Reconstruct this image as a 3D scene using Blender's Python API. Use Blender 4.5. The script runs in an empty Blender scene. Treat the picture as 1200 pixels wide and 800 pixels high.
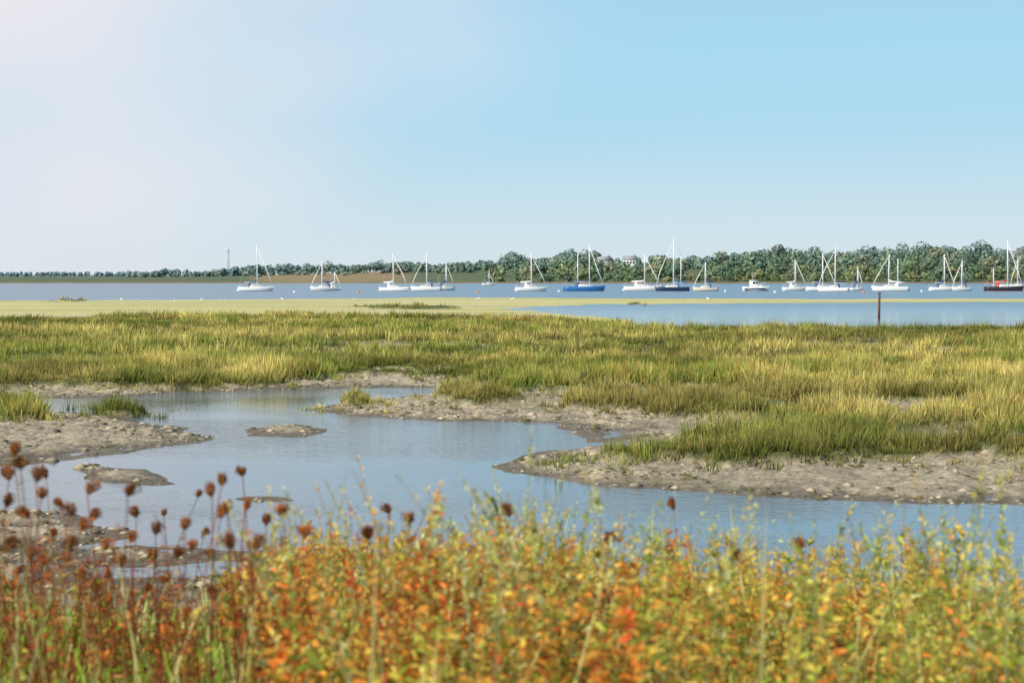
import bpy, math, random
import numpy as np
from mathutils import Vector
rng=np.random.default_rng(7); random.seed(7)
scene=bpy.context.scene
H=3.6; F=2000.0; PITCH=math.atan(78/2000)
# ------------------------------------------------------------ survey helper: bearing/depression -> ground position
def G(x,y,z=0.0):
    u=(x-600)/F; v=(400-y)/F
    dy=math.cos(PITCH)+v*math.sin(PITCH); dz=-math.sin(PITCH)+v*math.cos(PITCH)
    t=(z-H)/dz
    return (u*t,dy*t)
def hash2(ix,iy,s):
    a=np.sin(ix*127.1+iy*311.7+s*74.7)*43758.5453
    return a-np.floor(a)
def vn(x,y,s=0):
    ix=np.floor(x);iy=np.floor(y);fx=x-ix;fy=y-iy
    fx=fx*fx*(3-2*fx);fy=fy*fy*(3-2*fy)
    a=hash2(ix,iy,s);b=hash2(ix+1,iy,s);c=hash2(ix,iy+1,s);d=hash2(ix+1,iy+1,s)
    return (a*(1-fx)+b*fx)*(1-fy)+(c*(1-fx)+d*fx)*fy
def fbm(x,y,o=4,s=0):
    r=0;a=0.5;t=0
    for i in range(o):
        r=r+a*vn(x,y,s+i*3);t+=a;a*=0.5;x=x*2.03+17.3;y=y*2.03+5.1
    return r/t
def ss(a,b,x):
    t=np.clip((x-a)/(b-a),0,1);return t*t*(3-2*t)
def sdf(px,py,poly):
    d=np.full(px.shape,1e18);ins=np.zeros(px.shape,bool);n=len(poly)
    for i in range(n):
        ax,ay=poly[i];bx,by=poly[(i+1)%n]
        ex=bx-ax;ey=by-ay;wx=px-ax;wy=py-ay
        t=np.clip((wx*ex+wy*ey)/(ex*ex+ey*ey+1e-12),0,1)
        dd=(wx-ex*t)**2+(wy-ey*t)**2
        d=np.minimum(d,dd)
        if ay!=by:
            c=((ay>py)!=(by>py))&(px<(bx-ax)*(py-ay)/(by-ay)+ax)
            ins^=c
    d=np.sqrt(d)
    return np.where(ins,d,-d)
def PX(l): return [G(x,y) for x,y in l]
def EL(cx,cy,rx,ry,n=12): return [G(cx+rx*math.cos(2*math.pi*i/n),cy+ry*math.sin(2*math.pi*i/n)) for i in range(n)]
# ------------------------------------------------------------ mesh helper
def mkmesh(name,V,Fs,C=None,mat=None,smooth=False,parent=None,link=True):
    V=np.asarray(V,dtype=np.float32)
    me=bpy.data.meshes.new(name)
    me.vertices.add(len(V));me.vertices.foreach_set('co',V.ravel())
    loops=np.concatenate([np.asarray(f,dtype=np.int32).ravel() for f in Fs])
    tot=np.concatenate([np.full(len(f),np.asarray(f).shape[1],dtype=np.int32) for f in Fs])
    st=np.concatenate([[0],np.cumsum(tot)[:-1]]).astype(np.int32)
    me.loops.add(len(loops));me.loops.foreach_set('vertex_index',loops)
    me.polygons.add(len(tot));me.polygons.foreach_set('loop_start',st)
    me.update(calc_edges=True)
    if C is not None:
        C=np.asarray(C,dtype=np.float32)
        if C.shape[1]==3: C=np.hstack([C,np.ones((len(C),1),np.float32)])
        at=me.color_attributes.new('Col','FLOAT_COLOR','POINT');at.data.foreach_set('color',C.ravel())
    if smooth: me.polygons.foreach_set('use_smooth',np.ones(len(tot),bool))
    if mat: me.materials.append(mat)
    ob=bpy.data.objects.new(name,me);scene.collection.objects.link(ob)
    if parent: ob.parent=parent
    return ob
class Acc:
    def __init__(s): s.V=[];s.F=[];s.C=[];s.n=0
    def add(s,V,F,C):
        s.V.append(V);s.F.append(F+s.n);s.C.append(C);s.n+=len(V)
    def build(s,name,mat,smooth=False):
        d={}
        for f in s.F: d.setdefault(f.shape[1],[]).append(f)
        return mkmesh(name,np.vstack(s.V),[np.vstack(v) for v in d.values()],np.vstack(s.C),mat,smooth)
def nrm(a): return a/np.maximum(np.linalg.norm(a,axis=-1,keepdims=True),1e-9)
def ribbons(acc,o,d,L,W,droop,prof,c0,c1,side=None):
    N=len(o);S=len(prof)-1;t=np.linspace(0,1,S+1)
    d=nrm(d)
    if side is None: side=rng.normal(size=(N,3))
    side=nrm(np.cross(d,side))
    P=o[:,None,:]+d[:,None,:]*(L[:,None]*t)[:,:,None]
    P[:,:,2]-=(droop*L)[:,None]*t**2
    w=(W[:,None]*np.array(prof)[None,:]*0.5)[:,:,None]*side[:,None,:]
    V=np.stack([P-w,P+w],axis=2).reshape(-1,3)
    b=(np.arange(N)*(S+1)*2)[:,None]+(np.arange(S)*2)[None,:]
    b=b.reshape(-1);Fq=np.stack([b,b+1,b+3,b+2],axis=1)
    C=c0[:,None,:]*(1-t)[None,:,None]+c1[:,None,:]*t[None,:,None]
    C=np.repeat(C,2,axis=1).reshape(-1,3)
    acc.add(V,Fq,C)
def tubes(acc,P,R,col):
    N,K,_=P.shape
    ang=np.array([0,2.094,4.189])
    off=np.stack([np.cos(ang),np.sin(ang),0*ang],axis=1)
    V=P[:,:,None,:]+off[None,None]*R[:,:,None,None]
    V=V.reshape(-1,3)
    idx=np.arange(N*K*3).reshape(N,K,3)
    fs=[]
    for j in range(3):
        k=(j+1)%3
        fs.append(np.stack([idx[:,:-1,j],idx[:,:-1,k],idx[:,1:,k],idx[:,1:,j]],axis=-1).reshape(-1,4))
    acc.add(V,np.vstack(fs),np.repeat(col,K*3,axis=0))
# ------------------------------------------------------------ materials
def newmat(name):
    m=bpy.data.materials.new(name);m.use_nodes=True
    nt=m.node_tree;b=nt.nodes['Principled BSDF'];return m,nt,b
def simple(name,col,rough=0.5,metal=0,var=0.12,scale=3.0):
    m,nt,b=newmat(name)
    n=nt.nodes.new('ShaderNodeTexNoise');n.inputs['Scale'].default_value=scale
    tc=nt.nodes.new('ShaderNodeTexCoord');nt.links.new(tc.outputs['Object'],n.inputs['Vector'])
    r=nt.nodes.new('ShaderNodeValToRGB')
    r.color_ramp.elements[0].position=0.3;r.color_ramp.elements[1].position=0.7
    r.color_ramp.elements[0].color=tuple(c*(1-var) for c in col)+(1,)
    r.color_ramp.elements[1].color=tuple(min(1,c*(1+var)) for c in col)+(1,)
    nt.links.new(n.outputs['Fac'],r.inputs['Fac']);nt.links.new(r.outputs['Color'],b.inputs['Base Color'])
    b.inputs['Roughness'].default_value=rough;b.inputs['Metallic'].default_value=metal
    return m
def vegmat(name,trans=0.35,rough=0.6,nscale=2.0,spec=.25):
    m,nt,b=newmat(name)
    a=nt.nodes.new('ShaderNodeAttribute');a.attribute_name='Col'
    n=nt.nodes.new('ShaderNodeTexNoise');n.inputs['Scale'].default_value=nscale;n.inputs['Detail'].default_value=1
    tc=nt.nodes.new('ShaderNodeTexCoord');nt.links.new(tc.outputs['Object'],n.inputs['Vector'])
    mr=nt.nodes.new('ShaderNodeMapRange');mr.inputs['From Min'].default_value=0.3;mr.inputs['From Max'].default_value=0.7
    mr.inputs['To Min'].default_value=0.8;mr.inputs['To Max'].default_value=1.2
    nt.links.new(n.outputs['Fac'],mr.inputs['Value'])
    vm=nt.nodes.new('ShaderNodeVectorMath');vm.operation='SCALE'
    nt.links.new(a.outputs['Color'],vm.inputs[0]);nt.links.new(mr.outputs['Result'],vm.inputs['Scale'])
    nt.links.new(vm.outputs[0],b.inputs['Base Color'])
    b.inputs['Roughness'].default_value=rough;b.inputs['Specular IOR Level'].default_value=spec
    if trans>0:
        t=nt.nodes.new('ShaderNodeBsdfTranslucent');nt.links.new(vm.outputs[0],t.inputs['Color'])
        mx=nt.nodes.new('ShaderNodeMixShader');mx.inputs[0].default_value=trans
        out=nt.nodes['Material Output']
        nt.links.new(b.outputs[0],mx.inputs[1]);nt.links.new(t.outputs[0],mx.inputs[2]);nt.links.new(mx.outputs[0],out.inputs['Surface'])
    return m
M_grass=vegmat('marsh_grass_mat',0.2,0.8,0.6,.1)
M_weed=vegmat('weed_mat',0.4,0.6,6,.15)
M_tree=vegmat('tree_foliage_mat',0.1,0.95,0.2,.0)
M_head=vegmat('seedhead_mat',0.1,0.9,20,.1)
# ------------------------------------------------------------ terrain
LAND=[PX([(-700,372),(400,367),(640,373),(700,378),(760,386),(1900,386),(1900,610),(1300,597),(1200,594),(1100,592),(1000,586),(900,578),(800,572),(700,566),(640,556),(603,546),(625,534),(700,526),(745,519),(665,521),(655,512),(700,505),(640,497),(560,493),(480,490),(400,488),(350,480),(400,471),(460,465),(525,461),(500,455),(400,454),(300,457),(200,462),(100,466),(40,468),(-700,474)]),
 PX([(-700,455),(35,458),(55,481),(100,489),(150,487),(180,498),(228,512),(225,518),(160,527),(80,538),(0,546),(-700,566)]),
 EL(338,506,40,6.5),
 PX([(95,544),(130,547),(150,556),(190,560),(180,566),(110,560)]),
 EL(325,584,18,2.5),
 PX([(-700,590),(0,598),(60,606),(40,622),(130,624),(120,632),(60,640),(95,660),(80,700),(-700,700)]),
 PX([(90,645),(180,641),(300,644),(400,645),(462,652),(440,660),(330,659),(200,658),(100,662)]),
 [(-60,15),(-5,19.5)]+PX([(90,686),(250,674),(380,669),(500,673),(600,668),(700,680),(800,690),(950,692),(1100,715)])+[(5.5,16.5),(60,13),(60,-30),(-60,-30)]]
FLAT=PX([(-900,353),(0,352.5),(300,351),(500,348.8),(900,350),(1900,351),(1900,353.5),(1100,354),(900,355),(700,356),(640,359),(590,364),(750,375.5),(690,382),(400,380),(-900,384)])
GRASS=[PX([(-900,382),(100,378),(400,375),(640,379),(760,391),(1900,391),(1900,578),(1215,566),(1180,552),(1150,543),(1050,545),(975,546),(965,553),(850,552),(735,549),(730,538),(780,530),(900,522),(960,512),(1000,503),(950,499),(825,497),(808,487),(850,476),(880,464),(850,458),(760,461),(680,466),(598,466),(590,457),(480,446),(440,443),(380,450),(250,455),(130,460),(-900,462)]),
 EL(557,475,38,5.5),EL(725,479,72,6),EL(10,488,50,9),EL(130,482,24,5),EL(413,480,14,3),EL(790,492,22,2.5),EL(480,361,48,2.4),EL(742,357,15,1.4),EL(84,353,13,1.0)]
HOLES=[EL(515,425,38,3.2),EL(470,441,70,4),EL(872,427,36,4),EL(415,394,25,1.2),EL(8,438,30,3.6),EL(835,467,60,5.5),EL(660,410,30,1),EL(1010,405,30,.9),EL(240,408,30,.9),EL(640,441,26,1.5),EL(1090,470,30,2.2),EL(915,508,60,4)]
Ds=np.concatenate([np.arange(-8,20,.2),np.arange(20,72,.12),np.arange(72,190,.55),np.geomspace(190,720,90),np.arange(723,1100,6),np.geomspace(1110,16000,40)])
us=np.concatenate([-np.geomspace(2.2,.41,14)[:-1],np.linspace(-.40,.40,680),np.geomspace(.41,2.2,14)[1:]])
DD,UU=np.meshgrid(Ds,us,indexing='ij')
X=UU*(np.maximum(DD,0)+7);Y=DD
near=Ds<620
s=np.full(X.shape,-50.0);g=np.full(X.shape,-50.0);fl=np.full(X.shape,-50.0)
xn=X[near];yn=Y[near]
sn=np.full(xn.shape,-1e9)
for p in LAND: sn=np.maximum(sn,sdf(xn,yn,p))
gn=np.full(xn.shape,-1e9)
for p in GRASS: gn=np.maximum(gn,sdf(xn,yn,p))
for p in HOLES: gn=np.minimum(gn,-sdf(xn,yn,p))
gap=ss(.585,.63,fbm(xn/9,yn/4,4,201))*ss(1.5,5,gn)*(1-ss(150,165,yn))
gn=gn-gap*30
amp=np.clip(0.5+yn*0.012,0.3,2.5)
amp=np.where(yn<60,amp*0.9,amp)
e1=(fbm(xn/1.7,yn/2.2,5,1)-0.5)*2
s[near]=sn+e1*amp*1.1
e2=(fbm(xn/1.3,yn/1.6,5,11)-0.5)*2
g[near]=gn+e2*amp*1.5
fl[near]=sdf(xn,yn,FLAT)+(fbm(xn/12,yn/14,4,5)-.5)*14
bump=fbm(X/0.55,Y/0.6,5,21)-0.5
bump2=fbm(X/2.5,Y/2.5,3,31)-0.5
rg=np.abs(fbm(X/0.4,Y/0.5,3,231)-.5)*2
hl=np.where(s>0,0.13*(1-np.exp(-np.maximum(s,0)/1.4))+(bump*0.22+bump2*0.16+.06*rg)*ss(0,.8,s),np.maximum(s*0.15,-0.6))
hf=np.where(fl>0,0.04+0.015*bump2,np.maximum(fl*0.05,-0.6))
h=np.maximum(hl,hf)
gs=ss(-.12,.2,g)
h=h+gs*(0.16+0.10*bump2)
edge=7.6+0.5*np.sin(X*0.7)
bank=0.12+1.75*(1-ss(edge,edge+6.5,Y))+0.12*(fbm(X/0.8,Y/.8,3,41)-.5)
wb=1-ss(16,18,Y)
h=np.where(Y<18,np.maximum(h,bank*wb+h*(1-wb)),h)
px=600+F*X/np.maximum(Y,1)
hillw=ss(150,900,px)
shoreD=722+10*(fbm(X/60,X*0+3,3,51)-.5)
far=np.where(Y>shoreD-6,-0.3+0.05*(Y-shoreD+6),-0.6)
far=np.minimum(far,0.5)
far=np.where(Y>shoreD,0.5+ss(shoreD,1000,Y)*(1.8+9*hillw)*(0.85+0.3*fbm(X/90,Y/90,3,61)),far)
h=np.where(Y>650,far,h)
Hgt=h
def C3(*c): return np.array(c)
col=np.zeros(X.shape+(3,))
fn=fbm(X/0.35,Y/0.6,4,71)[...,None]; fn2=fbm(X/3,Y/4,4,81)[...,None]
mud=C3(.56,.475,.33)*(0.62+0.8*fn)*(0.8+.4*fn2)
mud=mud*(1-ss(.52,.68,fn2)*.45)+C3(.20,.20,.085)*ss(.52,.68,fn2)*.45
wet=1-ss(0.02,0.085,h)[...,None]
mud=mud*(1-wet)+C3(.25,.215,.16)*(0.7+.6*fn)*wet
col[:]=mud
alg=C3(.76,.67,.30)*(1-fn2)+C3(.68,.65,.24)*fn2
alg2=ss(.5,.68,fbm(X/25,Y/9,3,91))[...,None]
alg=alg*(1-.6*alg2)+C3(.74,.66,.46)*.6*alg2
alg3=ss(.52,.62,fbm(X/40,Y/7,3,97))[...,None]
alg=alg*(1-.45*alg3)+C3(.46,.48,.14)*.45*alg3
fm=((fl>-1)&(s<-.3)|(Y>140)&(Y<620)&(fl>-1))[...,None]
col=np.where(fm,alg,col)
gm=gs[...,None]
col=col*(1-gm)+(C3(.15,.16,.05)*(0.7+.6*fn))*gm
bk=(1-ss(13,16,Y))[...,None]
col=col*(1-bk)+C3(.13,.13,.04)*(0.6+.8*fn)*bk
fieldn=ss(.35,.6,fbm(X/70,Y/60,2,95))[...,None]
fieldm=(ss(285,310,px)*(1-ss(455,500,px)))[...,None]
fc=C3(.34,.25,.12)*fieldn+C3(.28,.25,.12)*(1-fieldn)
gc=C3(.13,.17,.08)*(0.7+.6*fn2)
fc=fc*fieldm+gc*(1-fieldm)
sh=(1-ss(3,14,Y-shoreD))[...,None]
fc=fc*(1-sh)+C3(.30,.22,.12)*(0.6+.8*fbm(X/10,Y/4,3,97)[...,None])*sh
haze_mix=np.clip((Y-800)/1500,0,.8)[...,None]
fc=fc*(1-haze_mix)+C3(.20,.27,.31)*haze_mix  # distance haze baked into the far ground's vertex colour
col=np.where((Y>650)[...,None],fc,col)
nr,nc=X.shape
idx=np.arange(nr*nc).reshape(nr,nc)
fq=np.stack([idx[:-1,:-1],idx[:-1,1:],idx[1:,1:],idx[1:,:-1]],axis=-1).reshape(-1,4)
m,nt,b=newmat('mud_ground_mat')
a=nt.nodes.new('ShaderNodeAttribute');a.attribute_name='Col'
tc=nt.nodes.new('ShaderNodeTexCoord')
n1=nt.nodes.new('ShaderNodeTexNoise');n1.inputs['Scale'].default_value=6;n1.inputs['Detail'].default_value=8;n1.inputs['Roughness'].default_value=.75
nt.links.new(tc.outputs['Object'],n1.inputs['Vector'])
mr=nt.nodes.new('ShaderNodeMapRange');mr.inputs['From Min'].default_value=.35;mr.inputs['From Max'].default_value=.65;mr.inputs['To Min'].default_value=.45;mr.inputs['To Max'].default_value=1.35
nt.links.new(n1.outputs['Fac'],mr.inputs['Value'])
vm=nt.nodes.new('ShaderNodeVectorMath');vm.operation='SCALE'
nt.links.new(a.outputs['Color'],vm.inputs[0]);nt.links.new(mr.outputs[0],vm.inputs['Scale']);nt.links.new(vm.outputs[0],b.inputs['Base Color'])
bp=nt.nodes.new('ShaderNodeBump');bp.inputs['Strength'].default_value=1;bp.inputs['Distance'].default_value=.12
nt.links.new(n1.outputs['Fac'],bp.inputs['Height']);nt.links.new(bp.outputs[0],b.inputs['Normal'])
b.inputs['Roughness'].default_value=.75;b.inputs['Specular IOR Level'].default_value=.25
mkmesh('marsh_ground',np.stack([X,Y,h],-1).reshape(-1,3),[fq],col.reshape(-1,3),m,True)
def samp(arr,x,y):
    u=x/(np.maximum(y,0)+7)
    r=np.interp(y,Ds,np.arange(nr));c=np.interp(u,us,np.arange(nc))
    r0=np.clip(r.astype(int),0,nr-2);c0=np.clip(c.astype(int),0,nc-2);fr=r-r0;fc_=c-c0
    return (arr[r0,c0]*(1-fc_)+arr[r0,c0+1]*fc_)*(1-fr)+(arr[r0+1,c0]*(1-fc_)+arr[r0+1,c0+1]*fc_)*fr
# ------------------------------------------------------------ water
m,nt,b=newmat('tidal_water_mat')
tc=nt.nodes.new('ShaderNodeTexCoord')
mp=nt.nodes.new('ShaderNodeMapping');mp.inputs['Scale'].default_value=(1.0,1.6,1)
nt.links.new(tc.outputs['Object'],mp.inputs['Vector'])
n1=nt.nodes.new('ShaderNodeTexNoise');n1.inputs['Scale'].default_value=3.2;n1.inputs['Detail'].default_value=4
nt.links.new(mp.outputs[0],n1.inputs['Vector'])
n2=nt.nodes.new('ShaderNodeTexNoise');n2.inputs['Scale'].default_value=.12;n2.inputs['Detail'].default_value=3
mp2=nt.nodes.new('ShaderNodeMapping');mp2.inputs['Scale'].default_value=(.5,1.5,1)
nt.links.new(tc.outputs['Object'],mp2.inputs['Vector']);nt.links.new(mp2.outputs[0],n2.inputs['Vector'])
mr=nt.nodes.new('ShaderNodeMapRange');mr.inputs['From Min'].default_value=.38;mr.inputs['From Max'].default_value=.62;mr.inputs['To Min'].default_value=.15;mr.inputs['To Max'].default_value=.75
nt.links.new(n2.outputs['Fac'],mr.inputs['Value'])
bp=nt.nodes.new('ShaderNodeBump');bp.inputs['Distance'].default_value=.035
nt.links.new(mr.outputs[0],bp.inputs['Strength']);nt.links.new(n1.outputs['Fac'],bp.inputs['Height']);nt.links.new(bp.outputs[0],b.inputs['Normal'])
cr=nt.nodes.new('ShaderNodeValToRGB');cr.color_ramp.elements[0].position=.35;cr.color_ramp.elements[1].position=.65
cr.color_ramp.elements[0].color=(.12,.165,.205,1);cr.color_ramp.elements[1].color=(.17,.21,.245,1)
nt.links.new(n2.outputs['Fac'],cr.inputs['Fac'])
# open estuary water beyond the marsh is wind-ruffled and bluer than the sheltered pool
sp=nt.nodes.new('ShaderNodeSeparateXYZ');nt.links.new(tc.outputs['Object'],sp.inputs[0])
op=nt.nodes.new('ShaderNodeMapRange');op.inputs['From Min'].default_value=120;op.inputs['From Max'].default_value=220
nt.links.new(sp.outputs['Y'],op.inputs['Value'])
rr_=nt.nodes.new('ShaderNodeMapRange');rr_.inputs['To Min'].default_value=.06;rr_.inputs['To Max'].default_value=.30
nt.links.new(op.outputs[0],rr_.inputs['Value']);nt.links.new(rr_.outputs[0],b.inputs['Roughness'])
mo=nt.nodes.new('ShaderNodeMix');mo.data_type='RGBA';nt.links.new(op.outputs[0],mo.inputs['Factor']);nt.links.new(cr.outputs[0],mo.inputs[6]);mo.inputs[7].default_value=(.16,.245,.32,1)
nt.links.new(mo.outputs[2],b.inputs['Base Color'])
b.inputs['IOR'].default_value=1.33
mkmesh('water',[(-20000,-10,0),(20000,-10,0),(20000,16000,0),(-20000,16000,0)],[np.array([[0,1,2,3]])],None,m)
# ------------------------------------------------------------ marsh grass
acc=Acc()
def marsh(nc_,per,d0,d1,umax,w0,w1,seg,spread):
    D=np.sqrt(rng.random(nc_)*(d1**2-d0**2)+d0**2);u=(rng.random(nc_)*2-1)*umax
    x=u*(D+7)
    gg=samp(g,x,D)
    cl=fbm(x/1.3,D/1.3,3,101);big=fbm(x/6,D/4,3,111);st_=fbm(x/13,D/5,4,121);tuf=fbm(x/2.2,D/2.2,2,141)
    keep=(gg>0.02)&(rng.random(nc_)<ss(.3,.52,cl)*0.85+.15)
    keep|=(gg>-1.5)&(gg<=.02)&(rng.random(nc_)<.035)
    x,D,gg,cl,big,st_,tuf=[v[keep] for v in (x,D,gg,cl,big,st_,tuf)];n=len(x)
    th=(.13+.40*ss(.3,.7,cl)+.22*ss(.42,.60,big))*(.7+.6*rng.random(n))*(.65+.35*ss(0,.5,gg))*.92
    yel=np.clip(ss(.42,.64,st_)*.7+(tuf-.5)*1.5+rng.normal(0,.18,n)+.12,0,1)
    val=(.6+.7*rng.random(n))*(.62+.6*ss(.38,.62,big))
    rep=lambda v:np.repeat(v,per)
    k=n*per
    ox=rng.normal(0,spread,k);oy=rng.normal(0,spread,k)
    x=rep(x)+ox;D=rep(D)+oy;th=rep(th);yel=rep(yel);val=rep(val);big=rep(big)
    z=np.maximum(samp(Hgt,x,D)-.02,-.05)
    hh=th*(0.55+.6*rng.random(k))*(1-.3*np.minimum(1,(ox**2+oy**2)/(4*spread**2)))
    d=np.stack([ox/spread*.22+rng.normal(.05,.16,k),oy/spread*.18+rng.normal(0,.14,k),np.ones(k)],1)
    W=w0+(w1-w0)*ss(d0,d1,D);W=W*(.7+.6*rng.random(k))
    y_=np.clip(yel+rng.normal(0,.15,k),0,1)[:,None];v_=val[:,None]*(.7+.6*rng.random((k,1)))
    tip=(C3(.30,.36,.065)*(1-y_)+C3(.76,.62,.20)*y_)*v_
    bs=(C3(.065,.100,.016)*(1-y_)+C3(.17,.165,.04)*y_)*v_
    rd=(rng.random(k)<.16*ss(.5,.7,big)+.03)[:,None]
    tip=np.where(rd,C3(.52,.27,.09),tip)
    side=np.stack([rng.normal(0,.6,k),-np.ones(k),rng.normal(0,.1,k)],1)
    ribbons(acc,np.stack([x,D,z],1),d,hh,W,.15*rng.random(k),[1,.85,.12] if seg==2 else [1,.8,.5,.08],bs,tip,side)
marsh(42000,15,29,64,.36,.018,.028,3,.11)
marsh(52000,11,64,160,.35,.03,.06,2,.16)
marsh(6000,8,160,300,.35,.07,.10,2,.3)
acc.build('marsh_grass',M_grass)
print('grass verts',acc.n)
# mud clods
n=44000
D=np.sqrt(rng.random(n)*(62**2-18**2)+18**2);x=(rng.random(n)*2-1)*.36*(D+7)
S_=samp(s,x,D);G_=samp(g,x,D)
kp=(S_>0.02)&(G_<0)&(rng.random(n)<ss(.42,.64,fbm(x/1.2,D/1.2,3,131))*.9+.1)
x=x[kp];D=D[kp];n=len(x);z=samp(Hgt,x,D)
oc=np.array([[1,0,0],[-1,0,0],[0,1,0],[0,-1,0],[0,0,1],[0,0,-1],[.7,.7,.2],[-.7,.7,.25],[-.7,-.7,.2],[.7,-.7,.15]])
tri=np.array([[4,0,6],[4,6,2],[4,2,7],[4,7,1],[4,1,8],[4,8,3],[4,3,9],[4,9,0],[5,6,0],[5,2,6],[5,7,2],[5,1,7],[5,8,1],[5,3,8],[5,9,3],[5,0,9]])
sz=rng.gamma(2.0,.011,n)+.010
V=oc[None]*(.6+.8*rng.random((n,10,1)))*sz[:,None,None]*np.array([1.6,1.2,.7])
V=V+np.stack([x,D,z],1)[:,None]
a2=Acc();cc=C3(.46,.39,.27)*(.4+.9*rng.random((n,1)))
cc=np.where(rng.random((n,1))<.3,C3(.14,.14,.06),cc)
a2.add(V.reshape(-1,3),(tri[None]+(np.arange(n)*10)[:,None,None]).reshape(-1,3),np.repeat(cc,10,0))
a2.build('mud_clods',M_head)
# ------------------------------------------------------------ foreground bank vegetation
PXS=[-300,0,60,130,220,300,380,450,520,600,660,710,780,850,900,980,1080,1150,1200,1500]
PYS=[600,608,622,650,655,625,595,605,602,592,596,640,590,582,605,622,590,622,665,620]
def place(n,x0,x1,d0=3.7,d1=8.0):
    D=d0+(d1-d0)*rng.random(n);xp=x0+(x1-x0)*rng.random(n)
    x=(xp-600)/F*D;z=samp(Hgt,x,D)
    top=H-D*(np.interp(xp,PXS,PYS)-322)/F
    return x,D,z,xp,top
def palette(k,cols,wts):
    i=rng.choice(len(cols),size=k,p=np.array(wts)/sum(wts));return np.array(cols)[i]
def weeds(name,n,x0,x1,hf,nl,ll,lw,up,cols,wts,tipcol,stemcol,d0=3.7,d1=8.0,branch=0,maxh=1.3,tipf=.5,stemr=.0032):
    ac=Acc();x,D,z,xp,top=place(n,x0,x1,d0,d1)
    hgt=np.clip((top-z)*(hf[0]+(hf[1]-hf[0])*rng.random(n)),.2,maxh)
    K=6;t=np.linspace(0,1,K)
    def stemset(o,d,Ls,r0,nleaf,scale):
        k=len(o);d=nrm(d);cv=rng.normal(0,.10,(k,3));cv[:,2]=0
        P=o[:,None]+d[:,None]*(Ls[:,None]*t)[...,None]+cv[:,None]*(Ls[:,None]*t**2)[...,None]
        tubes(ac,P,r0*(1-.7*t)[None,:]*np.ones((k,1)),np.repeat(stemcol[None],k,0)*(.7+.6*rng.random((k,1))))
        pc=palette(k,cols,wts)
        tt=rng.random((k,nleaf))**.65*.88+.12
        o2=o[:,None]+d[:,None]*(Ls[:,None]*tt)[...,None]+cv[:,None]*(Ls[:,None]*tt**2)[...,None]
        az=rng.random((k,nleaf))*6.283
        dd=np.stack([np.cos(az),np.sin(az),up+rng.normal(0,.35,az.shape)],-1)
        L_=ll*scale*(1.3-.95*tt)*(.6+.8*rng.random(tt.shape))
        base=np.repeat(pc[:,None],nleaf,1)
        alt=palette(k*nleaf,cols,wts).reshape(k,nleaf,3)
        mx=(rng.random((k,nleaf,1))<.25)
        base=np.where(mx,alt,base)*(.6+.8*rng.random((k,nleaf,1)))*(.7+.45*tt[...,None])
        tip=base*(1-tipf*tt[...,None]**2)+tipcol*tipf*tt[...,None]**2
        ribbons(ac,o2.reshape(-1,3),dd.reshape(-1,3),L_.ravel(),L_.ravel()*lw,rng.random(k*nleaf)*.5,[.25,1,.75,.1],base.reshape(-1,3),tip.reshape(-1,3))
        return P
    ln=rng.normal(0,.16,(n,2));d=np.stack([ln[:,0],ln[:,1],np.ones(n)],1)
    o=np.stack([x,D,z-.02],1)
    P=stemset(o,d,hgt,stemr,nl,1)
    for bi in range(branch):
        f=.35+.5*rng.random(n);b0=o+nrm(d)*(hgt*f)[:,None]
        az=rng.random(n)*6.283
        bd=np.stack([np.cos(az)*.5,np.sin(az)*.5,np.ones(n)],1)
        stemset(b0,bd,hgt*(1-f)*(.6+.5*rng.random(n)),stemr*.6,nl//2,.75)
    return ac.build(name,M_weed)
R1=(.55,.09,.03);R2=(.80,.26,.045);O1=(.86,.44,.07);Y1=(.86,.68,.13);G1=(.24,.37,.04);G2=(.46,.56,.08);G3=(.66,.70,.32);BR=(.32,.13,.05)
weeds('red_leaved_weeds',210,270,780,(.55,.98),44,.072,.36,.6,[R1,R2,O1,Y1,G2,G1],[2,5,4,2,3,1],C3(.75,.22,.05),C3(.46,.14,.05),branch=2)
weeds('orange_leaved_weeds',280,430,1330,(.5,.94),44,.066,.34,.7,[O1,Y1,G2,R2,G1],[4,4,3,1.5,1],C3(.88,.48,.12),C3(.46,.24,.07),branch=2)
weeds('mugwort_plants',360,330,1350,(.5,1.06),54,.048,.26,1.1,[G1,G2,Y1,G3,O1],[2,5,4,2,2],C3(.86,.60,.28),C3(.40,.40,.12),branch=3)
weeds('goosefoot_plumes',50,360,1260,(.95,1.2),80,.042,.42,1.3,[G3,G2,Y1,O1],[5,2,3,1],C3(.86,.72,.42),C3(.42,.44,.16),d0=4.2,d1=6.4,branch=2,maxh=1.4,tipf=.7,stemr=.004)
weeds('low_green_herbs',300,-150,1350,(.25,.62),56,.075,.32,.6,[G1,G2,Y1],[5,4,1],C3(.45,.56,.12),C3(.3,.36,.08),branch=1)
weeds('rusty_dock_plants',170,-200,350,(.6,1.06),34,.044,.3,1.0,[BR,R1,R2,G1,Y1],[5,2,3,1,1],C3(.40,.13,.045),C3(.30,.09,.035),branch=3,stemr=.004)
weeds('red_dock_spikes',14,420,560,(.9,1.12),60,.042,.4,1.0,[R1,R2,O1],[3,3,2],C3(.75,.17,.05),C3(.5,.09,.04),d0=4.6,d1=6.5,branch=2,stemr=.004)
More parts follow.
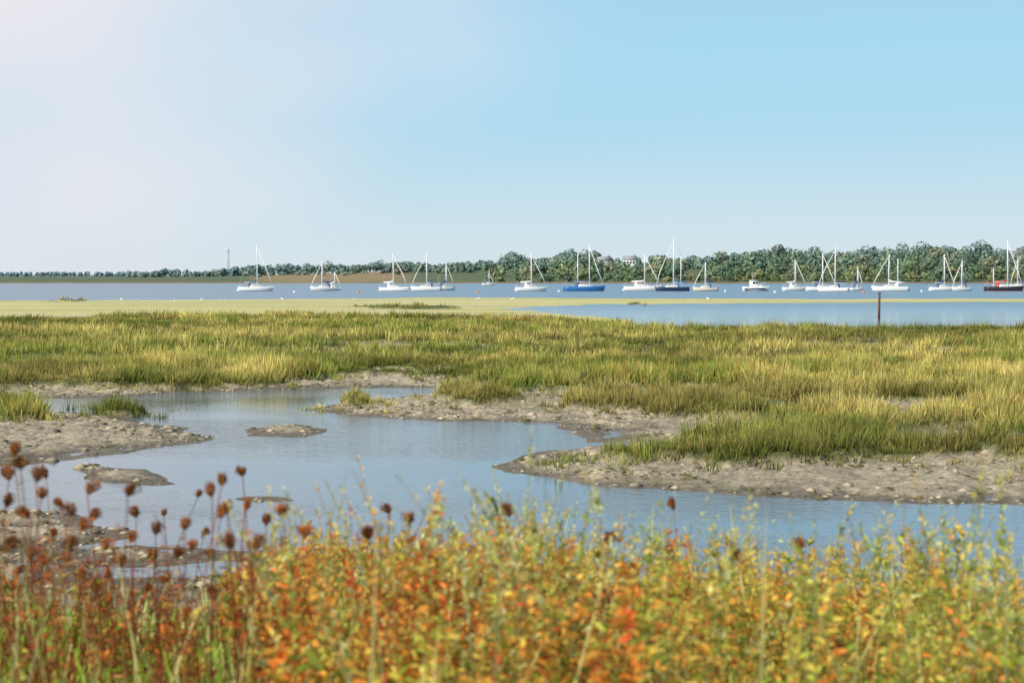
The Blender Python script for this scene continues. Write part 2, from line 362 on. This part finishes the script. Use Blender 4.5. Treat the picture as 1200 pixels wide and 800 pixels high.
# bank grass
ac=Acc()
def bgrass(n,x0,x1,f0,f1,c0,c1,d0=3.4):
    x,D,z,xp,top=place(n,x0,x1,d0,9.0)
    hh=np.clip((top-z)*(f0+(f1-f0)*rng.random(n)),.1,1.15)*1.08
    az=rng.random(n)*6.283;ln=np.abs(rng.normal(0,.45,n))
    d=np.stack([np.cos(az)*ln,np.sin(az)*ln,np.ones(n)],1)
    v=(.6+.8*rng.random((n,1)));dry=(rng.random((n,1))<.16)
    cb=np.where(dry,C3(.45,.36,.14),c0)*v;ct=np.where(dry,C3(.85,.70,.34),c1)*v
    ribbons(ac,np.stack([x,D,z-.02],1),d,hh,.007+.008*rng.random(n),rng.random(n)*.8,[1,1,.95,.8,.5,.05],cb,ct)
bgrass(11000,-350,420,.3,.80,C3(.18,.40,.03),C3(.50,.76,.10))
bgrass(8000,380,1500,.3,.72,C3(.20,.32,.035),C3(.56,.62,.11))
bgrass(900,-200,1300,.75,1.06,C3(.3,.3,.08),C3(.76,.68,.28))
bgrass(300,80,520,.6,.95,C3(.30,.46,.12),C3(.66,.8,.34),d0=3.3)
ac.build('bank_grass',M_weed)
# wild carrot seedheads
ac=Acc()
heads=[(8,558),(40,560),(52,556),(147,577),(283,553),(14,530),(258,565),(70,590),(84,600),(100,575),(22,545),(5,590),(33,603),(60,625),(78,640),(92,618),(105,606),(120,640),(46,580),
 (158,602),(190,600),(214,617),(230,578),(247,578),(256,604),(265,598),(180,622),(176,655),(205,650),(236,625),(150,632),(285,595),(310,612),(330,600),(268,640),(298,640),(222,640),(247,650),(140,660),(190,680),(170,690),(110,690),(60,680),(30,650),(12,640),(15,670),(45,660),(75,655),(95,675),(125,675),
 (455,597),(432,628),(597,601),(790,593),(713,634),(470,655),(355,625),(480,610),(700,700),(560,650),(-40,600),(-90,580),(-20,640),(520,668),(860,655),(940,640),(1010,700),(640,690),(590,640),(310,705),(250,700),(215,720),(395,690)]
hx=[]
for i,(xx,yy) in enumerate(heads):
    D_=4.5+2.3*random.random()
    z_=H-D_*(yy+6-322)/F
    hx.append(((xx-600)/F*D_,D_,z_))
hd=np.array(hx);n=len(hd);gz=samp(Hgt,hd[:,0],hd[:,1])
base=np.stack([hd[:,0]+rng.normal(0,.10,n),hd[:,1]+rng.normal(0,.1,n),gz],1)
t=np.linspace(0,1,8);cv=rng.normal(0,.04,(n,3));cv[:,2]=0
P=base[:,None]*(1-t)[None,:,None]+hd[:,None]*t[None,:,None]+cv[:,None]*(np.sin(t*3.14))[None,:,None]
stc=palette(n,[(.30,.085,.03),(.24,.13,.06),(.40,.20,.08)],[2,1,1])
tubes(ac,P,.0034*(1-.45*t)[None]*np.ones((n,1)),stc)
for i in range(n):
    k=20;R=.010+.014*random.random();hh=(.022+.014*random.random())*(1+R*15)
    tl=rng.normal(0,.25,2)
    az=rng.random(k)*6.283;rr=rng.random(k)**.5
    zz=hh*(.75+.5*rng.random(k))
    rim=hd[i]+np.stack([np.cos(az)*R*rr+tl[0]*zz,np.sin(az)*R*rr+tl[1]*zz,zz],1)
    mid=hd[i]+(rim-hd[i])*np.array([1.2,1.2,.5])
    Q=np.stack([np.repeat(hd[i][None],k,0),mid,rim],1)
    sh_=random.choice([.7,1,1.4])
    HC=[tuple(c*sh_ for c in q) for q in [(.34,.12,.03),(.50,.22,.06),(.17,.06,.03)]]
    tubes(ac,Q,np.full((k,3),.0013),palette(k,HC,[2,1,1]))
    m_=120;ph=nrm(rng.normal(size=(m_,3)))*(rng.random((m_,1))**.4)
    wz=.55+.45*(ph[:,2]*.5+.5)
    o_=hd[i]+np.stack([ph[:,0]*R*wz+tl[0]*hh*(.55+.5*ph[:,2]),ph[:,1]*R*wz+tl[1]*hh*(.55+.5*ph[:,2]),hh*(.55+.52*ph[:,2])],1);c_=palette(m_,HC,[2,1,1])
    dd=rng.normal(size=(m_,3));dd[:,2]=np.abs(dd[:,2])+.4
    ribbons(ac,o_,dd,np.full(m_,.010),np.full(m_,.0045),np.zeros(m_),[.5,1,.3],c_,c_)
    q=9;f=.3+.65*rng.random(q);o_=np.stack([np.interp(f,t,P[i,:,j]) for j in range(3)],1)
    dd=rng.normal(size=(q,3));dd[:,2]=.5
    ribbons(ac,o_,dd,np.full(q,.05),np.full(q,.008),np.full(q,.4),[.4,1,.6,.1],np.repeat(stc[i][None],q,0),np.repeat(stc[i][None]*1.5,q,0))
ac.build('wild_carrot_seedheads',M_head)
# ------------------------------------------------------------ distant trees
ac=Acc()
TX=[-400,0,60,130,150,170,190,230,270,300,350,380,420,470,510,550,580,592,608,622,640,655,672,692,705,725,760,785,800,830,850,880,900,925,940,960,975,990,1010,1030,1050,1062,1080,1100,1118,1140,1158,1175,1200,1250,1600]
TY=[318,320,319,321,316,320,313,318,313,309,309,306,308,303,308,304,306,297,294,301,302,296,290,291,301,304,297,301,297,298,292,293,286,287,284,291,288,292,285,288,285,280,277,283,287,282,279,287,285,290,283]
def tree(x,y,z,Hh,R,tint,nl,nq,qs):
    P=np.array([[x,y,z-.3],[x,y,z+Hh*.3],[x+random.uniform(-.4,.4),y,z+Hh*.75]])[None]
    tubes(ac,P,np.array([[.35,.25,.08]])*Hh/10,np.array([[.14,.12,.10]]))
    lc=[]
    for i in range(nl):
        a=random.random()*6.283;rr=R*.72*math.sqrt(random.random());zz=z+Hh*(.22+.55*random.random()*(1-.6*(rr/R)**2))
        lc.append((x+math.cos(a)*rr,y+math.sin(a)*rr,zz,R*random.uniform(.34,.58)))
    lc.append((x,y,z+Hh*.76,R*.5))
    lc=np.array(lc);lc[:,2]=np.minimum(lc[:,2],z+Hh-lc[:,3]*.85)
    Pl=np.stack([np.repeat([[x,y,z+Hh*.25]],len(lc),0),lc[:,:3]],1)
    tubes(ac,Pl,np.full((len(lc),2),.08*Hh/10)*np.array([1.2,.5]),np.repeat([[.14,.12,.10]],len(lc),0))
    N=len(lc)*nq;li=np.repeat(np.arange(len(lc)),nq)
    dr=nrm(rng.normal(size=(N,3)));r=lc[li,3]*(.8+.22*rng.random(N))
    c=lc[li,:3]+dr*r[:,None]*np.array([1.1,1.1,.85])
    lt=(.75+.5*rng.random(len(lc)))[li][:,None]
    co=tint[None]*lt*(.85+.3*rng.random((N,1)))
    nn=nrm(dr+rng.normal(0,.25,(N,3)));d=np.cross(nn,rng.normal(size=(N,3)))
    L_=qs*(.6+.8*rng.random(N))
    ribbons(ac,c-nrm(d)*L_[:,None]*.5,d,L_,L_*.8,np.zeros(N),[.6,1,.5],co,co,nn)
HAZE_TINT=C3(.23,.33,.38)  # aerial haze painted into the foliage colour, stronger for farther trees
def treeline(n,x0,x1,d0,d1,f0,f1,nl,nq,qs,mn,mx_,wide=(.5,.8)):
    for i in range(n):
        xp=x0+(x1-x0)*(i+random.random())/n;D_=random.uniform(d0,d1)
        x=(xp-600)/F*D_;z=float(samp(Hgt,np.array([x]),np.array([D_]))[0])
        ty=np.interp(xp,TX,TY)+random.uniform(-1,2)
        top=H+D_*(322-ty)/F
        f=f0+(f1-f0)*random.random()**.8
        hh=min(max((top-z)*f,mn),mx_)
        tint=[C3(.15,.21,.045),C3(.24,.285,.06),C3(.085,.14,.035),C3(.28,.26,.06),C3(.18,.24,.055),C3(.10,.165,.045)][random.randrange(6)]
        haze_mix=min(.92,.24+(D_-740)/620)
        tint=tint*(1-haze_mix)+HAZE_TINT*haze_mix
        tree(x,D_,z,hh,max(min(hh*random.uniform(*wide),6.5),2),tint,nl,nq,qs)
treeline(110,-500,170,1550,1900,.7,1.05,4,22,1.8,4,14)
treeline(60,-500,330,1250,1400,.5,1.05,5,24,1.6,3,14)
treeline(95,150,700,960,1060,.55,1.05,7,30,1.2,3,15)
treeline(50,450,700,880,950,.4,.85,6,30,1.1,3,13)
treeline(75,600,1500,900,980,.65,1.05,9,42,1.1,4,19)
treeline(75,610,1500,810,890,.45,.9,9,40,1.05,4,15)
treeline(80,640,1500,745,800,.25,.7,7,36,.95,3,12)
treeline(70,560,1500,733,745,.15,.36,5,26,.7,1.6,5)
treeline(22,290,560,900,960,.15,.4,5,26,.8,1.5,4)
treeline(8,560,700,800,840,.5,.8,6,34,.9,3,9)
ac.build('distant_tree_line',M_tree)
# ------------------------------------------------------------ hard-surface helpers
def empty(name,loc,rz=0):
    e=bpy.data.objects.new(name,None);scene.collection.objects.link(e);e.location=loc;e.rotation_euler=(0,0,rz);e.empty_display_size=.5;return e
def box(name,c,sz,mat,par,taper=1.0,bev=0):
    x,y,z=[v/2 for v in sz];V=[]
    for zz,k in ((-z,1),(z,taper)):
        for sx,sy in ((-1,-1),(1,-1),(1,1),(-1,1)): V.append((c[0]+sx*x*k,c[1]+sy*y*k,c[2]+zz))
    Fq=np.array([[3,2,1,0],[4,5,6,7],[0,1,5,4],[1,2,6,5],[2,3,7,6],[3,0,4,7]])
    return mkmesh(name,V,[Fq],None,mat,False,par)
def rod(name,pts,rads,mat,par,n=6):
    pts=[Vector(p) for p in pts];V=[];Fq=[]
    for i,p in enumerate(pts):
        d=(pts[min(i+1,len(pts)-1)]-pts[max(i-1,0)]).normalized()
        a=d.cross(Vector((0,0,1)) if abs(d.z)<.9 else Vector((1,0,0))).normalized();b_=d.cross(a)
        for j in range(n):
            an=2*math.pi*j/n;V.append(p+(a*math.cos(an)+b_*math.sin(an))*rads[i])
    for i in range(len(pts)-1):
        for j in range(n): Fq.append([i*n+j,i*n+(j+1)%n,(i+1)*n+(j+1)%n,(i+1)*n+j])
    m0=len(V);V.append(pts[0]);V.append(pts[-1])
    T=[[m0,(j+1)%n,j] for j in range(n)]+[[m0+1,(len(pts)-1)*n+j,(len(pts)-1)*n+(j+1)%n] for j in range(n)]
    return mkmesh(name,V,[np.array(Fq),np.array(T)],None,mat,True,par)
W_=simple('white_gelcoat',(.80,.80,.78),.3,0,.03);DK=simple('dark_glass',(.03,.035,.045),.15)
NAVY=simple('navy_paint',(.02,.035,.10),.3);BLUE=simple('blue_paint',(.03,.16,.42),.3);RED=simple('red_paint',(.5,.04,.03),.4)
DARK=simple('dark_hull_paint',(.035,.03,.035),.3);CREAM=simple('cream_paint',(.66,.6,.48),.4)
ALU=simple('white_spar',(.80,.80,.80),.35);CANV=simple('blue_canvas',(.05,.09,.2),.8);ANTI=simple('antifouling',(.05,.05,.09),.6)
STEEL=simple('rigging_wire',(.55,.56,.58),.4);SAILC=simple('furled_sailcloth',(.82,.81,.77),.8)
def hull(par,L,B,fb,mat,bootmat):
    ts=np.array([0,.08,.2,.35,.5,.65,.78,.88,.95,1.0]);bs=np.array([.62,.74,.88,.98,1,.93,.75,.5,.26,.02])*B/2
    sh=fb*(1+.28*(ts-.35)**2*2.2);V=[];n=len(ts)
    for i,t_ in enumerate(ts):
        rake=.06*L*max(0,(t_-.6)/.4)**1.5
        for k,(w,zf) in enumerate([(0,-.35),(.55,-.25),(.86,0.0),(.92,.10),(.98,.55),(1,1.0)]):
            z=zf if zf<=.1 else .10+(sh[i]-.10)*(zf)
            xo=(t_-.5)*L*.94+rake*max(0,(z+.35)/(sh[i]+.35))-(.05*L if k==5 and i==0 else 0)*.4
            V.append((xo,bs[i]*w,z))
    m0=len(V)
    V+= [(x,-y,z) for x,y,z in V]
    Fh=[];Fb=[];Fd=[]
    for i in range(n-1):
        for k in range(5):
            a=i*6+k;q=[a,a+6,a+7,a+1];q2=[m0+a,m0+a+1,m0+a+7,m0+a+6]
            (Fb if k<3 else Fh).extend([q,q2])
        Fd.append([i*6+5,(i+1)*6+5,m0+(i+1)*6+5,m0+i*6+5])
    for k in range(5): Fh.append([k,k+1,m0+k+1,m0+k])
    o=mkmesh('hull',V,[np.array(Fh+Fb+Fd)],None,mat,False,par)
    o.data.materials.append(bootmat);o.data.materials.append(W_)
    for j,p in enumerate(o.data.polygons): p.material_index=0 if j<len(Fh) else (1 if j<len(Fh)+len(Fb) else 2)
    return sh
def loftcab(name,par,xs,ws,z0,hs,mat):
    V=[];Fq=[]
    for x,w,hh in zip(xs,ws,hs): V+=[(x,-w,z0),(x,-w*.85,z0+hh),(x,w*.85,z0+hh),(x,w,z0)]
    for i in range(len(xs)-1):
        for k in range(3): a=i*4+k;Fq.append([a,a+4,a+5,a+1])
    Fq.append([0,1,2,3]);e=(len(xs)-1)*4;Fq.append([e+3,e+2,e+1,e])
    return mkmesh(name,V,[np.array(Fq)],None,mat,False,par)
def yacht(px_,wl,top,Lpx,hm=W_,dirn=1,mast2=None,yaw=0.0,canv=CANV,boot=ANTI,mx=.08):
    x,y=G(px_,wl);D_=y;L=Lpx*D_/F/max(.6,abs(math.cos(yaw)));mh=(wl-top)*D_/F
    B=L*.31;e=empty('sailing_yacht',(x,y,0),(0 if dirn>0 else math.pi)+yaw)
    fb=.085*L+.22;sh=hull(e,L,B,fb,hm,boot)
    loftcab('cabin',e,[-.14*L,-.10*L,.12*L,.25*L],[B*.30,B*.32,B*.26,B*.12],fb*1.0,[.34,.5,.42,.04],W_)
    for sy in (-1,1):
        for q in range(3):
            box('cabin_window',(-.06*L+q*.075*L,sy*(B*.285-q*.006*L),fb+.24),(.05*L,.05,.15),DK,e)
    loftcab('sprayhood',e,[-.19*L,-.15*L,-.10*L],[B*.27,B*.3,B*.24],fb*1.0+.01,[.75,.95,.55],canv)
    mxp=mx*L
    rod('mast',[(mxp,0,fb*.9),(mxp,0,mh*.6),(mxp-.01*L,0,mh)],[.14,.13,.105],ALU,e)
    gz=fb+1.0
    rod('boom',[(mxp,0,gz),(mxp-.36*L,0,gz+.1)],[.07,.07],ALU,e)
    rod('furled_mainsail',[(mxp-.01*L,0,gz+.45),(mxp-.08*L,0,gz+.24),(mxp-.34*L,0,gz+.2)],[.2,.17,.09],canv,e)
    rod('furled_genoa',[(.49*L,0,fb*1.25),(.36*L,0,mh*.3+fb),(mxp+.01*L,0,mh*.93)],[.06,.10,.045],SAILC,e)
    rod('backstay',[(-.49*L,0,fb),(mxp-.01*L,0,mh)],[.022,.022],STEEL,e,4)
    for sy in (-1,1):
        rod('spreader',[(mxp,0,mh*.56),(mxp-.02*L,sy*B*.32,mh*.57)],[.04,.03],ALU,e,4)
        rod('shroud',[(mxp-.02*L,sy*B*.48,fb),(mxp-.02*L,sy*B*.32,mh*.57),(mxp,0,mh*.97)],[.02,.02,.02],STEEL,e,4)
        V=[(-.47*L+i*.11*L,sy*B*(.33,.42,.46,.48,.49,.48,.43,.34,.18)[i],fb) for i in range(9)]
        for i in (0,2,4,6,8): rod('stanchion',[V[i],(V[i][0],V[i][1],fb+.6)],[.02,.02],STEEL,e,4)
        rod('guardrail',[(v[0],v[1],fb+.6) for v in V],[.015]*9,STEEL,e,4)
    box('rudder',(-.49*L,0,.05),(.04*L,.06,.9),hm,e,.8)
    if mast2:
        xx,t2=mast2;dx=(xx-px_)*D_/F*(1 if dirn>0 else -1)
        h2=(wl-t2)*D_/F
        rod('mizzen_mast',[(dx,0,fb*.9),(dx,0,h2)],[.12,.09],ALU,e)
        rod('mizzen_boom',[(dx,0,fb+.9),(dx-.2*L,0,fb+1)],[.12,.08],canv,e)
        rod('mizzen_stay',[(mxp,0,mh),(dx,0,h2)],[.02,.02],STEEL,e,4)
    return e
yacht(299,341,287,41,dirn=1,mx=.06,yaw=.15)
yacht(380,340.5,306,30,dirn=-1,yaw=.5,mx=.08)
yacht(391,340,318,17,dirn=1,yaw=.2,canv=SAILC)
yacht(461,341,297,34,dirn=1,yaw=-.2,mx=.0,canv=SAILC)
yacht(500,340.5,296,36,dirn=-1,yaw=.1,mx=.0)
yacht(521,340,308,24,dirn=1,yaw=.5)
yacht(572,334,319,14,dirn=1,yaw=.3)
yacht(622,341,297,37,dirn=1,yaw=.25,mx=.02,canv=SAILC)
yacht(684,341,287,49,hm=BLUE,dirn=1,mast2=(677,297),mx=.14,yaw=.1)
yacht(752,340.5,298,44,dirn=1,mx=.08,hm=W_,canv=SAILC)
yacht(788,341,278,40,hm=NAVY,dirn=-1,mast2=(798,300),mx=-.03,canv=BLUE,yaw=.1)
yacht(827,341,307,30,dirn=-1,mx=.02,yaw=.2,hm=CREAM)
yacht(931,340.5,304,30,dirn=1,mx=.03,yaw=.35,canv=SAILC)
yacht(962,340.5,297,36,dirn=1,mx=.06,yaw=.1)
yacht(977,341.5,290,36,dirn=-1,mx=-.04,yaw=-.2,canv=NAVY)
yacht(1004,340,313,17,dirn=1,yaw=.4)
yacht(1044,341,298,44,dirn=-1,mast2=(1052,303),mx=.06,canv=SAILC)
yacht(1104,340.5,298,32,dirn=1,mx=.08,yaw=.15)
yacht(1127,340.5,305,25,dirn=-1,mx=.0,yaw=.4)
yacht(1176,341,282,46,hm=DARK,dirn=1,mx=.1,canv=RED,boot=RED,mast2=(1164,314))
yacht(1194,337,301,22,dirn=-1,yaw=.2)
yacht(1260,340,296,36,dirn=1,yaw=.2);yacht(-60,340,300,34,dirn=-1,yaw=.2)
# motor cruiser
x,y=G(885,341);L=32*y/F;e=empty('motor_boat',(x,y,0),.1)
hull(e,L,L*.34,.9,W_,NAVY)
box('navy_hull_band',(-.04*L,0,.5),(.78*L,L*.335,.3),NAVY,e)
loftcab('foredeck_cabin',e,[-.05*L,.2*L,.38*L],[.9,.8,.3],.95,[.45,.4,.05],W_)
loftcab('wheelhouse',e,[-.2*L,-.16*L,.06*L,.13*L],[.9,.95,.9,.8],.96,[1.3,1.4,1.35,.5],W_)
for sy in (-1,1):
    box('side_window',(-.09*L,sy*.9,1.85),(.09*L,.06,.4),DK,e);box('side_window',(.02*L,sy*.87,1.85),(.07*L,.06,.4),DK,e)
box('wheelhouse_roof',(-.06*L,0,2.4),(.3*L,1.9,.08),W_,e)
rod('aerial',[(-.1*L,0,2.4),(-.12*L,0,3.9)],[.04,.02],ALU,e)
rod('bow_rail',[(.1*L,-.8,1.5),(.4*L,-.2,1.9),(.46*L,0,1.95),(.4*L,.2,1.9),(.1*L,.8,1.5)],[.03]*5,STEEL,e,4)
# mooring buoys
BU=simple('orange_buoy',(.75,.2,.03),.5);
for i,(xx,yy) in enumerate([(560,343),(655,342),(850,342),(1012,343),(1080,342),(345,343),(420,343),(908,343)]):
    x,y=G(xx,yy);e=empty('mooring_buoy',(x,y,0))
    rod('float',[(0,0,-.2),(0,0,0),(0,0,.2),(0,0,.33),(0,0,.38)],[.13,.26,.28,.16,.04],BU if i%3==0 else W_,e,10)
    rod('pickup_ring',[(0,0,.38),(0,0,.55)],[.04,.04],STEEL,e)
# marker post
x,y=G(1030,373.5);PM=simple('weathered_timber',(.14,.065,.04),.85,0,.4,6)
e=empty('marker_post',(x,y,0))
hp=30*y/F
rod('pile',[(0,0,-.4),(0.01,0,hp*.5),(0.03,0,hp)],[.11,.10,.09],PM,e,8);box('cap',(.03,0,hp+.03),(.26,.26,.06),PM,e)
# gulls
GW=simple('gull_feathers',(.8,.8,.8),.8);GB=simple('gull_grey_wing',(.35,.37,.4),.8)
for xx,yy in [(143,353),(160,353.6),(236,353),(262,354),(331,352.5),(415,353),(205,355),(600,352.5),(560,352),(830,352)]:
    x,y=G(xx,yy,.05);zz=float(samp(Hgt,np.array([x]),np.array([y]))[0]);e=empty('gull',(x,y,max(zz,0)),random.random()*6.28)
    rod('body',[(-.3,0,.2),(-.15,0,.24),(.02,0,.26),(.14,0,.3),(.18,0,.4),(.24,0,.42),(.32,0,.4)],[.02,.07,.1,.07,.04,.05,.01],GW,e,8)
    rod('folded_wings',[(-.36,0,.26),(-.15,0,.3),(.08,0,.33)],[.01,.085,.05],GB,e,8)
    for sy in (-.04,.04): rod('leg',[(0,sy,0),(0,sy,.2)],[.012,.012],BU,e,4)
# houses
RW=simple('white_render',(.70,.69,.66),.8);SL=simple('slate_roof',(.30,.33,.36),.7);BRK=simple('red_tile_roof',(.30,.2,.16),.8)
def house(xp,D_,ty,w,dp,mat,roof,rz):
    x=(xp-600)/F*D_;top=H+D_*(322-ty)/F;z=float(samp(Hgt,np.array([x]),np.array([D_]))[0])-.3
    hh=min(max(top-z,6),8);wh=hh-2.0
    e=empty('white_house',(x,D_,max(z,top-hh)),rz)
    box('walls',(0,0,wh/2-2),(w,dp,wh+4),mat,e)
    V=[(-w/2-.3,-dp/2-.4,wh),(w/2+.3,-dp/2-.4,wh),(w/2+.3,dp/2+.4,wh),(-w/2-.3,dp/2+.4,wh),(-w/2-.3,0,wh+2.0),(w/2+.3,0,wh+2.0)]
    mkmesh('roof',V,[np.array([[0,1,5,4],[2,3,4,5],[3,2,1,0]]),np.array([[0,4,3],[1,2,5]])],None,roof,False,e)
    box('chimney',(w*.35,0,wh+2.1),(.9,.7,1.4),BRK,e)
    for fl_ in range(2):
        for q in (-.35,-.12,.12,.35):
            box('window',(q*w,-dp/2-.02,wh-1.4-fl_*2.7),(1.1,.08,1.2),DK,e)
    box('door',(0,-dp/2-.03,1.05),(1,.1,2.1),DK,e)
house(708,915,302,7,6,RW,SL,.2);house(738,915,302.5,7,6,RW,SL,-.2)
house(1189,915,294,8,6,RW,SL,-.1)
# radio mast
x=(268-600)/F*1200;e=empty('radio_mast',(x,1200,.5));hm_=21.5
ST=simple('galvanised_steel',(.35,.37,.4),.5,.3)
lg=[(math.cos(a)*.9,math.sin(a)*.9) for a in (0,2.094,4.189)]
for a,b_ in lg: rod('leg',[(a,b_,0),(a*.5,b_*.5,hm_)],[.13,.1],ST,e,4)
for k in range(10):
    z0=k*hm_/10;z1=(k+1)*hm_/10;s0=1-.5*k/10;s1=1-.5*(k+1)/10
    for j in range(3):
        p=lg[j];q=lg[(j+1)%3];rod('brace',[(p[0]*s0,p[1]*s0,z0),(q[0]*s1,q[1]*s1,z1)],[.06,.06],ST,e,4)
for j in range(3): box('antenna_panel',(lg[j][0]*.8,lg[j][1]*.8,hm_-1.2),(.45,.45,2.2),W_,e)
rod('whip',[(0,0,hm_-1),(0,0,hm_+2)],[.08,.05],ST,e,4)
# ------------------------------------------------------------ world
sunv=Vector((-.60,-.60,.68)).normalized()
el=math.asin(sunv.z);rot=math.atan2(sunv.x,sunv.y)
w=bpy.data.worlds.new('World');scene.world=w;w.use_nodes=True;nt=w.node_tree;bg=nt.nodes['Background']
sky=nt.nodes.new('ShaderNodeTexSky');sky.sky_type='NISHITA';sky.sun_disc=False;sky.sun_elevation=el;sky.sun_rotation=rot
sky.air_density=1.0;sky.dust_density=1.0
tc=nt.nodes.new('ShaderNodeTexCoord');sx=nt.nodes.new('ShaderNodeSeparateXYZ');nt.links.new(tc.outputs['Generated'],sx.inputs[0])
def ramp(stops):
    r=nt.nodes.new('ShaderNodeValToRGB');e=r.color_ramp.elements
    while len(e)<len(stops): e.new(.5)
    for i,(p,c) in enumerate(stops): e[i].position=p;e[i].color=c+(1,)
    return r
haze=ramp([(0,(.69,.79,.84)),(.03,(.61,.77,.86)),(.085,(.43,.71,.88)),(.13,(.40,.70,.90)),(.30,(.33,.55,.80))])
nt.links.new(sx.outputs['Z'],haze.inputs['Fac'])
vd=nt.nodes.new('ShaderNodeVectorMath');vd.operation='SUBTRACT';vd.inputs[1].default_value=(-.33,.93,.19)
mpv=nt.nodes.new('ShaderNodeVectorMath');mpv.operation='MULTIPLY';mpv.inputs[1].default_value=(1.0,.6,1.5)
ln=nt.nodes.new('ShaderNodeVectorMath');ln.operation='LENGTH'
nt.links.new(tc.outputs['Generated'],vd.inputs[0]);nt.links.new(vd.outputs[0],mpv.inputs[0]);nt.links.new(mpv.outputs[0],ln.inputs[0])
nz=nt.nodes.new('ShaderNodeTexNoise');nz.inputs['Scale'].default_value=5;nz.inputs['Detail'].default_value=3;nz.inputs['Roughness'].default_value=.4
mz=nt.nodes.new('ShaderNodeMapping');mz.inputs['Scale'].default_value=(1,1,2);nt.links.new(tc.outputs['Generated'],mz.inputs[0]);nt.links.new(mz.outputs[0],nz.inputs['Vector'])
ma=nt.nodes.new('ShaderNodeMath');ma.operation='MULTIPLY_ADD';ma.inputs[1].default_value=.30;nt.links.new(nz.outputs['Fac'],ma.inputs[0]);nt.links.new(ln.outputs['Value'],ma.inputs[2])
vr=nt.nodes.new('ShaderNodeMapRange');vr.interpolation_type='SMOOTHSTEP';vr.inputs['From Min'].default_value=.19;vr.inputs['From Max'].default_value=.57;vr.inputs['To Min'].default_value=1.0;vr.inputs['To Max'].default_value=0
nt.links.new(ma.outputs[0],vr.inputs['Value'])
mxv=nt.nodes.new('ShaderNodeMix');mxv.data_type='RGBA';nt.links.new(vr.outputs[0],mxv.inputs['Factor']);nt.links.new(haze.outputs[0],mxv.inputs[6]);mxv.inputs[7].default_value=(.85,.83,.88,1)
sc=nt.nodes.new('ShaderNodeVectorMath');sc.operation='SCALE';sc.inputs['Scale'].default_value=10;nt.links.new(mxv.outputs[2],sc.inputs[0])
hf_=nt.nodes.new('ShaderNodeMapRange');hf_.inputs['From Min'].default_value=.2;hf_.inputs['From Max'].default_value=.6;hf_.inputs['To Min'].default_value=.95;hf_.inputs['To Max'].default_value=0
nt.links.new(sx.outputs['Z'],hf_.inputs['Value'])
mf=nt.nodes.new('ShaderNodeMix');mf.data_type='RGBA';nt.links.new(hf_.outputs[0],mf.inputs['Factor']);nt.links.new(sky.outputs[0],mf.inputs[6]);nt.links.new(sc.outputs[0],mf.inputs[7])
nt.links.new(mf.outputs[2],bg.inputs['Color']);bg.inputs['Strength'].default_value=.1
ld=bpy.data.lights.new('sun','SUN');ld.energy=4.7;ld.angle=math.radians(.6);ld.color=(1,.93,.80)
lo=bpy.data.objects.new('sun',ld);scene.collection.objects.link(lo);lo.rotation_euler=(-sunv).to_track_quat('-Z','Y').to_euler();lo.location=(-20,-10,30)
# ------------------------------------------------------------ camera
cd=bpy.data.cameras.new('camera');co=bpy.data.objects.new('camera',cd);scene.collection.objects.link(co);scene.camera=co
co.location=(0,0,H);co.rotation_euler=(math.pi/2-PITCH,0,0);cd.lens=60;cd.sensor_width=36;cd.clip_start=.1;cd.clip_end=40000
cd.dof.use_dof=True;cd.dof.focus_distance=60;cd.dof.aperture_fstop=4.4
scene.view_settings.view_transform='Standard';scene.view_settings.look='None';scene.view_settings.exposure=0
